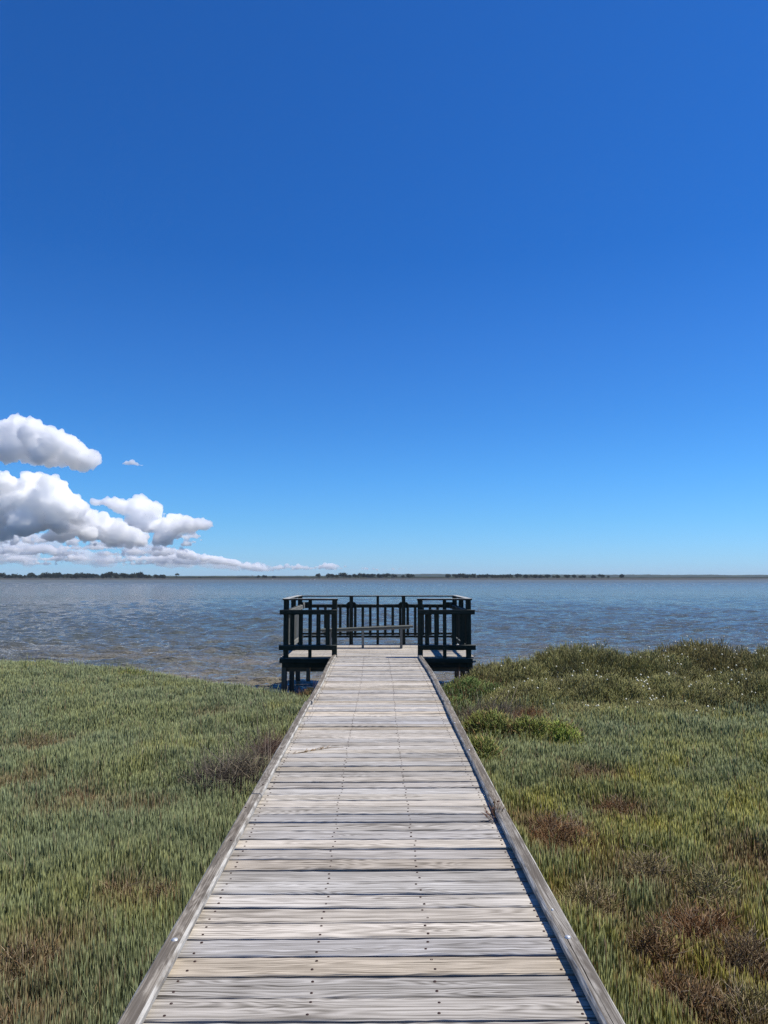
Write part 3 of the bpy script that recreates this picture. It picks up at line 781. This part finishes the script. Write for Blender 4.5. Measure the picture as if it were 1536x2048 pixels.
o = link('mud_flat', band_mesh('mud_flat', [(-900, 1.1), (-150, 1.0), (100, .95), (330, .75), (430, .3)], 830, 90, 70), MAT['mud']); o['kind'] = 'structure'
o = link('mud_flat', band_mesh('mud_flat', [(-900, 1.2), (0, 1.2), (900, 1.1), (1600, 1.1)], 1150, 260, 72), MAT['mud']); o['kind'] = 'structure'
o = link('sand_bar', band_mesh('sand_bar', [(120, .05), (230, .28), (700, .34)], 760, 22, 74), MAT['mud']); o['kind'] = 'structure'
M = NT('far_scrub', rough=.9, spec=.1)
tc = M.n('ShaderNodeTexCoord').outputs['Object']
nn = M.noise(M.vmul(tc, (.03, .03, .08)), scale=1, detail=7, rough=.7)
M.color(M.ramp(nn, [(.35, (.020, .030, .018)), (.6, (.05, .065, .035))])); MAT['scrub'] = M.m
def hills(name, y0, prof, seed, depth=500, rough=3.0):
    xs_ = np.array([p[0] for p in prof]); hs_ = np.array([p[1] for p in prof]); n = 900
    x = np.linspace(xs_[0], xs_[-1], n); h = np.interp(x, xs_, hs_)
    h = h * (.88 + .2 * vnoise(x, x * 0, 120, seed)) + rough * (vnoise(x, x * 0, 16, seed + 1, 4) - .5) * np.clip(h / 6, .3, 1)
    rows = []
    for k, (dy_, f) in enumerate(((0, -.2), (0, .75), (.05, 1.0), (.5, .9), (1.0, -.1))):
        rows.append(np.stack([x, y0 + depth * dy_ + 0 * x, WL + f * h], 1))
    return npmesh(name, np.concatenate(rows), grid_quads(n, len(rows)))
o = link('far_hills', hills('far_hills', 3300, [(-1500, 9), (-700, 10), (-300, 10), (30, 14), (60, 19), (260, 19), (420, 15), (900, 16), (1800, 14)], 80), MAT['scrub']); o['kind'] = 'structure'
o = link('scrub_belt', hills('scrub_belt', 1450, [(-900, 4), (-330, 4.2), (-90, 4.0), (60, 4.4), (200, 3.2), (560, 3.0), (900, 3)], 84, depth=60, rough=2.2), MAT['scrub']); o['kind'] = 'stuff'
tag(o, 'thin far belt of low green scrub along the horizon', 'scrub belt')

# far trees ---------------------------------------------------------------------------
MAT['crown'] = leaf_material('far_tree_crown', .7, .1)
MAT['bark'] = leaf_material('bark', .9, 0.0)
FY = 880.0
SC = 1500.0
def pxx(px): return (px - 755) * FY / SC
def far_tree(x, y, h, w, label, seed, dead=False, lean=0, base=.25, tint=1.0, group='trees along the far shore', clumps=None):
    r = np.random.default_rng(seed)
    g0 = WL + .75
    e = empty('shore_tree', (x, y, g0)); tag(e, label, 'tree', group)
    # trunk and limbs
    P = [(x, y, g0 - .3)]; D = [(lean * .3, 0, 1)]; L = [h * (.62 if not dead else .8)]; Rr = [h * .035]
    nb = 4 if not dead else 9
    for k in range(nb):
        t = r.uniform(.3, .75) * h * (.6 if not dead else .8); a = r.random() * 6.28
        P.append((x + lean * .3 * t, y, g0 + t)); D.append((math.cos(a) * .9, math.sin(a) * .9, r.uniform(.5, 1.2))); L.append(h * r.uniform(.2, .42)); Rr.append(h * .015)
    D = np.array(D, float); D /= np.linalg.norm(D, axis=1, keepdims=True)
    cb = np.repeat(np.array([[.07, .06, .05]]) if not dead else np.array([[.16, .15, .14]]), len(P), 0)
    link('trunk', stems_mesh('trunk', np.array(P), D, np.array(L), np.array(Rr), cb, blunt=.9), MAT['bark'], e)
    if dead: return e
    nc = clumps or max(4, int(w / h * 6)); Vv = []; Tt = []; Cc = []
    for k in range(nc):
        a = r.random() * 6.28; q = math.sqrt(r.random())
        cx = x + lean * h * .3 + math.cos(a) * q * w * .38; cy_ = y + math.sin(a) * q * w * .38
        cz = g0 + h * (base + (1 - base) * (.35 + .45 * r.random() * (1 - .5 * q)))
        rad = r.uniform(.15, .26) * min(w, h * 1.3)
        m = 90
        d = r.normal(size=(m, 3)); d /= np.linalg.norm(d, axis=1, keepdims=True); rr = rad * (.55 + .5 * r.random(m))
        c = np.array([cx, cy_, cz]) + d * rr[:, None] * np.array([1.1, 1.1, .8])
        c[:, 2] = np.minimum(c[:, 2], g0 + h)
        s_ = rad * .30
        tri = c[:, None, :] + r.normal(size=(m, 3, 3)) * s_
        b = len(Vv) * 3 * m
        Vv.append(tri.reshape(-1, 3)); Tt.append(np.arange(m * 3).reshape(-1, 3) + k * m * 3)
        base_c = np.array([.032, .038, .022]) * tint * r.uniform(.7, 1.5)
        Cc.append(np.repeat(base_c[None] * r.uniform(.7, 1.4, (m, 1)), 3, axis=0))
    me = npmesh('crown', np.concatenate(Vv), None, np.concatenate(Tt)); set_col(me, 'col', np.concatenate(Cc))
    link('crown', me, MAT['crown'], e); return e

ORD = ['first', 'second', 'third', 'fourth', 'fifth', 'sixth', 'seventh', 'eighth', 'ninth', 'tenth', 'eleventh', 'twelfth', 'thirteenth', 'fourteenth', 'fifteenth',
       'sixteenth', 'seventeenth', 'eighteenth', 'nineteenth', 'twentieth', 'twenty-first', 'twenty-second', 'twenty-third', 'twenty-fourth', 'twenty-fifth', 'twenty-sixth', 'twenty-seventh', 'twenty-eighth']
def size_word(h, w):
    a = 'tall' if h > 6.2 else ('low' if h < 4.2 else 'middling'); b = 'broad' if w > h * 1.5 else ('narrow' if w < h * .85 else 'rounded')
    return a + ' ' + b
# (px centre, px width, px height) measured off the photograph's shoreline, turned into metres on the far bank
LEFT = [(-12, 24, 12), (5, 22, 12), (24, 14, 8), (38, 20, 10), (46, 12, 7), (55, 8, 9), (66, 16, 12), (76, 12, 11), (88, 14, 10), (98, 20, 12), (110, 18, 12), (122, 16, 12),
        (137, 16, 10), (150, 20, 11), (164, 20, 12), (178, 18, 12), (192, 16, 12), (208, 18, 10), (225, 26, 14), (240, 14, 8), (252, 18, 12), (266, 18, 10), (280, 24, 13), (298, 16, 9), (316, 12, 8), (330, 22, 8)]
MIDL = [(674, 10, 8), (688, 16, 12), (700, 10, 9), (712, 14, 10), (722, 16, 11), (734, 14, 10), (746, 14, 10), (760, 14, 9), (774, 16, 10), (788, 12, 9), (806, 8, 7), (818, 12, 9), (825, 10, 9)]
RIGT = [(897, 14, 9), (910, 12, 9), (922, 16, 10), (934, 14, 9), (946, 18, 9), (960, 16, 8), (974, 14, 8), (988, 16, 8), (1002, 16, 8), (1018, 18, 8), (1035, 18, 9), (1052, 16, 8), (1068, 16, 8), (1082, 14, 7),
        (1095, 16, 8), (1112, 16, 7), (1134, 14, 8), (1148, 10, 8), (1164, 14, 6), (1186, 10, 6)]
for nm, lst, where, yb_ in (('L', LEFT, 'dense far shore belt', 0), ('M', MIDL, 'group above the middle railing', 10), ('R', RIGT, 'row right of the platform', 30)):
    for i, (px, pw, ph) in enumerate(lst):
        y_ = FY + yb_ + 12 * (random.random()); k = y_ / SC
        w_ = pw * k * 1.1; h_ = (ph + .8) * k * 1.02
        far_tree((px - 755) * k, y_, h_, w_, '%s tree, %s from the left in the %s' % (size_word(h_, w_), ORD[i], where), 900 + i + 50 * yb_,
                 base=.05 if nm == 'L' else .2, tint=1.0)
SOLO = [(355, 8, 12, 'slender lone dark tree at the right end of the left tree belt', False, .5), (402, 8, 4, 'tiny lone shrub like tree on the bare shore right of the left belt', False, 0),
        (518, 7, 7, 'small tree right of the bare wide dead tree', False, .3), (530, 12, 7, 'low dark tree, wider one of a close pair on the bare shore', False, .2), (549, 8, 6, 'smallest tree right of the close pair on the bare shore', False, 0),
        (640, 12, 11, 'leaning tree with airy top left of the railing trees', False, -.8), (656, 12, 10, 'airy tree with a separate top tuft, above the left railing corner', False, .3),
        (664, 10, 10, 'sparse tree touching the left end of the middle tree group', False, .6),
        (1202, 12, 9, 'dark upright tree past the right end of the low row', False, 0), (1240, 12, 9, 'lone flat topped tree farthest right on the far shore', False, .2), (1216, 6, 7, 'thin tree between the upright and the flat topped tree', False, 0)]
for i, (px, pw, ph, lab, dd, ln) in enumerate(SOLO):
    k = FY / SC; far_tree((px - 755) * k, FY, ph * k * 1.06, pw * k, lab, 1500 + i, dead=dd, lean=ln, base=.25, clumps=7)
for i, (px, ph, lab) in enumerate([(506, 11, 'bare wide dead tree with leafless crown on the far shore'), (612, 9, 'thin leafless dead tree on the far shore left of the platform'), (844, 7, 'short leafless stump tree in front of the blue hill')]):
    k = FY / SC; far_tree((px - 755) * k, FY, ph * k, 6, lab, 1600 + i, dead=True, group=None)

# white water birds
M = NT('white_plumage', rough=.7); M.color((.8, .8, .78, 1)); MAT['plumage'] = M.m
def bird(x, y, s, label, face=1):
    V = []; Q = []; n = 8
    prof = [(-.55, .02, .30), (-.40, .16, .28), (-.1, .26, .26), (.2, .24, .26), (.38, .12, .34), (.44, .075, .50), (.42, .065, .72), (.48, .085, .86), (.60, .05, .84), (.78, .015, .80)]
    for (u, r_, zc) in prof:
        for k in range(n):
            a = k * 2 * math.pi / n; V.append((x + face * s * (u + (0)), y + s * r_ * math.cos(a), WL + s * (zc - .12 + r_ * math.sin(a))))
    for i in range(len(prof) - 1):
        for k in range(n): Q.append((i * n + k, i * n + (k + 1) % n, (i + 1) * n + (k + 1) % n, (i + 1) * n + k))
    o = link('water_bird', npmesh('water_bird', V, Q, None, smooth=True), MAT['plumage']); tag(o, label, 'bird', 'white birds on the far water')
for px, yy_, s_, lab in ((630, 690, 1.25, 'larger white bird on the far water left of the platform'), (622, 700, .8, 'smaller white bird just left of the larger one'),
                         (776, 780, .8, 'white bird on the far water above the middle railing'), (780, 782, .9, 'white bird right beside the one above the middle railing'),
                         (487, 860, .9, 'white bird by the far bank near the bare dead tree'), (547, 800, .8, 'white bird by the far bank below the smallest tree')):
    bird((px - 755) * yy_ / SC, yy_, s_, lab)

# =================================================================== clouds
def cloud_mat(name, dens, aniso=.5):
    m = bpy.data.materials.new(name); m.use_nodes = True; nt = m.node_tree; nt.nodes.clear()
    vo = nt.nodes.new('ShaderNodeVolumePrincipled'); ou = nt.nodes.new('ShaderNodeOutputMaterial')
    vo.inputs['Color'].default_value = (1, 1, 1, 1); vo.inputs['Density'].default_value = dens; vo.inputs['Anisotropy'].default_value = aniso
    nt.links.new(vo.outputs[0], ou.inputs['Volume']); return m
MAT['cloud'] = cloud_mat('cloud_vapour', .030, .5)
MAT['cloud_mid'] = cloud_mat('middling_cloud_vapour', .024, .4)
MAT['cloud_thin'] = cloud_mat('thin_cloud_vapour', .024, .2)
CY = 9000.0
def cloud(name, blobs, mat, label, voxel, y0=CY, disp=1.0, seed=0, group='fair weather clouds at the left'):
    """blobs: (px, py, r_px[, squash[, dy_px]]) spheres in photo pixels at distance y0"""
    k = y0 / SC; V = []; F = []
    import bmesh
    bm = bmesh.new(); bmesh.ops.create_icosphere(bm, subdivisions=2, radius=1.0)
    sv = np.array([v.co[:] for v in bm.verts]); sf_ = np.array([[v.index for v in f.verts] for f in bm.faces]); bm.free()
    for b in blobs:
        px, py, r_ = b[:3]; sq = b[3] if len(b) > 3 else .85; dyy = b[4] if len(b) > 4 else 0
        x = (px - 755) * k; z = 1.5 + (1155 - py) * k; rr = r_ * k
        F.append(sf_ + len(V) * len(sv)); V.append(sv * np.array([rr, rr, rr * sq]) + np.array([x, y0 + dyy * k, z]))
    me = npmesh(name, np.concatenate(V), None, np.concatenate(F))
    o = link(name, me, mat); tag(o, label, 'cloud', group)
    md = o.modifiers.new('merge', 'REMESH'); md.mode = 'VOXEL'; md.voxel_size = voxel * k; md.use_smooth_shade = True
    for s_, st, ty in ((30, 22.0, 'CLOUDS'), (15, -8.5, 'VORONOI'), (6.5, -4.0, 'VORONOI'), (3.0, 2.4, 'CLOUDS')):
        tx = bpy.data.textures.new('cloud_lumps', ty); tx.noise_scale = s_ * k
        dm = o.modifiers.new('lumps', 'DISPLACE'); dm.texture = tx; dm.strength = st * k * disp; dm.mid_level = .5; dm.texture_coords = 'GLOBAL'
    md = o.modifiers.new('clean', 'REMESH'); md.mode = 'VOXEL'; md.voxel_size = voxel * k * .9; md.use_smooth_shade = True
    return o
def fill_poly(top, bottom, x0, x1, n, rmin, rmax, seed, sq=.85):
    """spheres between a top line and a bottom line (px), smaller ones riding the top edge"""
    r = np.random.default_rng(seed); out = []
    tx, ty = zip(*top); bx, by = zip(*bottom)
    for i in range(n):
        px = r.uniform(x0, x1); t = np.interp(px, tx, ty); b = np.interp(px, bx, by)
        if b - t < 4: continue
        rad = min(r.uniform(rmin, rmax), (b - t) * .5)
        u = r.random() ** 1.5
        py = t + rad + u * max(0, (b - t) - 2 * rad)
        yo = r.uniform(-.6, .6) * rmax * 2
        out.append((px, py, rad, sq, yo))
        for q in range(5):                       # cauliflower knobs on the near and upper side
            a = r.uniform(-.4, math.pi + .4); el = r.uniform(0, 1.2); rr = rad * r.uniform(.25, .42)
            out.append((px + rad * .85 * math.cos(a) * math.cos(el), py - rad * sq * .85 * math.sin(a) * math.cos(el), rr, .9, yo - rad * .8 * math.sin(el)))
    return out
# upper left cumulus
b1_ = fill_poly([(-120, 850), (-40, 845), (0, 838), (15, 826), (34, 823), (60, 836), (90, 841), (112, 856), (140, 868), (160, 885), (175, 910), (186, 922)],
                [(-120, 942), (0, 940), (60, 939), (110, 940), (140, 948), (165, 940), (186, 926)], -120, 184, 120, 9, 30, 11)
cloud('cumulus_cloud', b1_, MAT['cloud'], 'big separate puffy white cloud at the left edge above the cloud bank', 1.6, y0=9000, seed=1)
# big left tower
b2_ = fill_poly([(-140, 938), (-40, 930), (20, 928), (60, 932), (100, 946), (125, 965), (145, 990), (153, 1015)],
                [(-140, 1100), (0, 1092), (80, 1086), (130, 1076), (154, 1040)], -140, 151, 120, 10, 34, 12)
cloud('cumulus_cloud', b2_, MAT['cloud'], 'large rounded cloud tower at the left edge below the separate puffy cloud', 1.7, y0=9800, seed=2)
# middle shoulder and the right tower
b3_ = fill_poly([(130, 1025), (165, 1014), (195, 1016), (215, 1026), (240, 1036), (262, 1050), (290, 1062)], [(110, 1092), (290, 1100)], 112, 288, 110, 5, 18, 13)
cloud('cumulus_cloud', b3_, MAT['cloud_mid'], 'ragged white cloud between the large tower and the right hand tower', 2.0, y0=10400, seed=3)
b4_ = fill_poly([(190, 1002), (240, 1000), (262, 993), (285, 990), (305, 997), (322, 1012), (340, 1020), (362, 1035), (372, 1027), (392, 1042), (420, 1043), (430, 1052)],
                [(190, 1010), (240, 1018), (262, 1062), (300, 1094), (340, 1098), (372, 1074), (392, 1060), (430, 1058)], 192, 428, 140, 4, 20, 14)
cloud('cumulus_cloud', b4_, MAT['cloud_mid'], 'long cloud tower stepping down to a pointed tip at the right', 1.8, y0=10800, seed=4)
# streaked layers below
def streaks(n, x0, x1, y0_, y1_, seed, thick=(2, 4.5), length=(12, 60)):
    r = np.random.default_rng(seed); out = []
    for i in range(n):
        px = r.uniform(x0, x1); py = r.uniform(y0_, y1_); L = r.uniform(*length); t = r.uniform(*thick)
        m = int(L / 5) + 1
        for k in range(m):
            u = k / max(1, m - 1) - .5
            out.append((px + u * L, py + r.normal(0, .7), t * (1.3 - abs(u) * 1.3) * r.uniform(.8, 1.5), .75, r.uniform(-6, 6)))
    return out
def cumuli(n, x0, x1, y0_, y1_, seed, w=(14, 44), hgt=(4, 11)):
    r = np.random.default_rng(seed); out = []
    for i in range(n):
        px = r.uniform(x0, x1); py = r.uniform(y0_, y1_); L = r.uniform(*w); H_ = r.uniform(*hgt)
        for q in range(int(L / 2.6)):
            u = r.uniform(-.5, .5); hh_ = H_ * (1 - (2 * abs(u)) ** 1.6) * r.uniform(.35, 1); rad = max(1.3, hh_ * .42)
            out.append((px + u * L, py - max(0, hh_ - rad), rad, .85, r.uniform(-8, 8)))
    return out
cloud('cumulus_cloud', cumuli(34, 225, 395, 1062, 1104, 27, (22, 50), (9, 22)) + cumuli(30, -70, 280, 1078, 1096, 28, (30, 70), (10, 22)), MAT['cloud_mid'], 'scattered small puffs under the long tower, filling the bank to its right tip', 1.4, y0=11200, disp=.4, seed=10)
cloud('cumulus_cloud', cumuli(70, -70, 360, 1098, 1114, 29, (34, 90), (8, 16)), MAT['cloud_mid'], 'upper layer of flat broken clouds under the towers', 1.4, y0=11800, disp=.3, seed=5)
cloud('cumulus_cloud', cumuli(90, -70, 440, 1112, 1132, 30, (50, 120), (6, 12)), MAT['cloud_thin'], 'lowest faint layer of flat broken clouds above the left tree belt', 1.2, y0=12500, disp=.2, seed=6)
b5_ = fill_poly([(320, 1098), (350, 1094), (400, 1104), (450, 1113), (500, 1124)], [(320, 1112), (400, 1126), (500, 1138)], 322, 498, 80, 3.5, 9, 23)
b5_ += cumuli(26, 480, 700, 1136, 1143, 24, (24, 70), (6, 14)) + cumuli(8, 690, 815, 1138, 1142, 25, (16, 40), (4, 7))
cloud('cumulus_cloud', b5_, MAT['cloud_thin'], 'long low white cloud band trailing along the horizon towards the platform', 1.3, y0=12000, disp=.3, seed=7)
cloud('cumulus_cloud', [(243, 928, 4.5, .8), (250, 926, 5), (262, 926, 6, .8), (272, 928, 6, .8), (282, 930, 4.5, .7), (255, 929, 4)], MAT['cloud_thin'],
      'tiny lone faint cloud right of the big separate one', 1.2, y0=9000, disp=.7, seed=8)
veil = fill_poly([(-120, 1040), (120, 1050), (250, 1066), (350, 1084), (430, 1108), (560, 1128)], [(-120, 1150), (560, 1146)], -120, 540, 46, 16, 34, 31, sq=.7)
cloud('cloud_veil', [b for i, b in enumerate(veil) if i % 6 == 0], cloud_mat('veil_vapour', .0034, 0.0), 'soft pale veil of vapour filling the base of the cloud bank', 3.5, y0=14500, disp=.6, seed=9)

# =================================================================== haze
hz = bpy.data.materials.new('haze_air'); hz.use_nodes = True; nt = hz.node_tree; nt.nodes.clear()
vo = nt.nodes.new('ShaderNodeVolumePrincipled'); ou = nt.nodes.new('ShaderNodeOutputMaterial')
vo.inputs['Color'].default_value = (.75, .88, 1, 1); vo.inputs['Density'].default_value = .00008
nt.links.new(vo.outputs[0], ou.inputs['Volume'])
HAZE = True
if HAZE:
    x0, x1, y0, y1, z0, z1 = -4000, 4000, -60, 6500, -3.5, 60
    v = [(x, y, z) for x in (x0, x1) for y in (y0, y1) for z in (z0, z1)]
    me = bpy.data.meshes.new('haze'); me.from_pydata(v, [], [(0, 1, 3, 2), (4, 6, 7, 5), (0, 4, 5, 1), (2, 3, 7, 6), (0, 2, 6, 4), (1, 5, 7, 3)]); me.update()
    o = link('haze', me, hz); o['kind'] = 'stuff'; o['label'] = 'thin blue air haze over the lake'; o['category'] = 'haze'
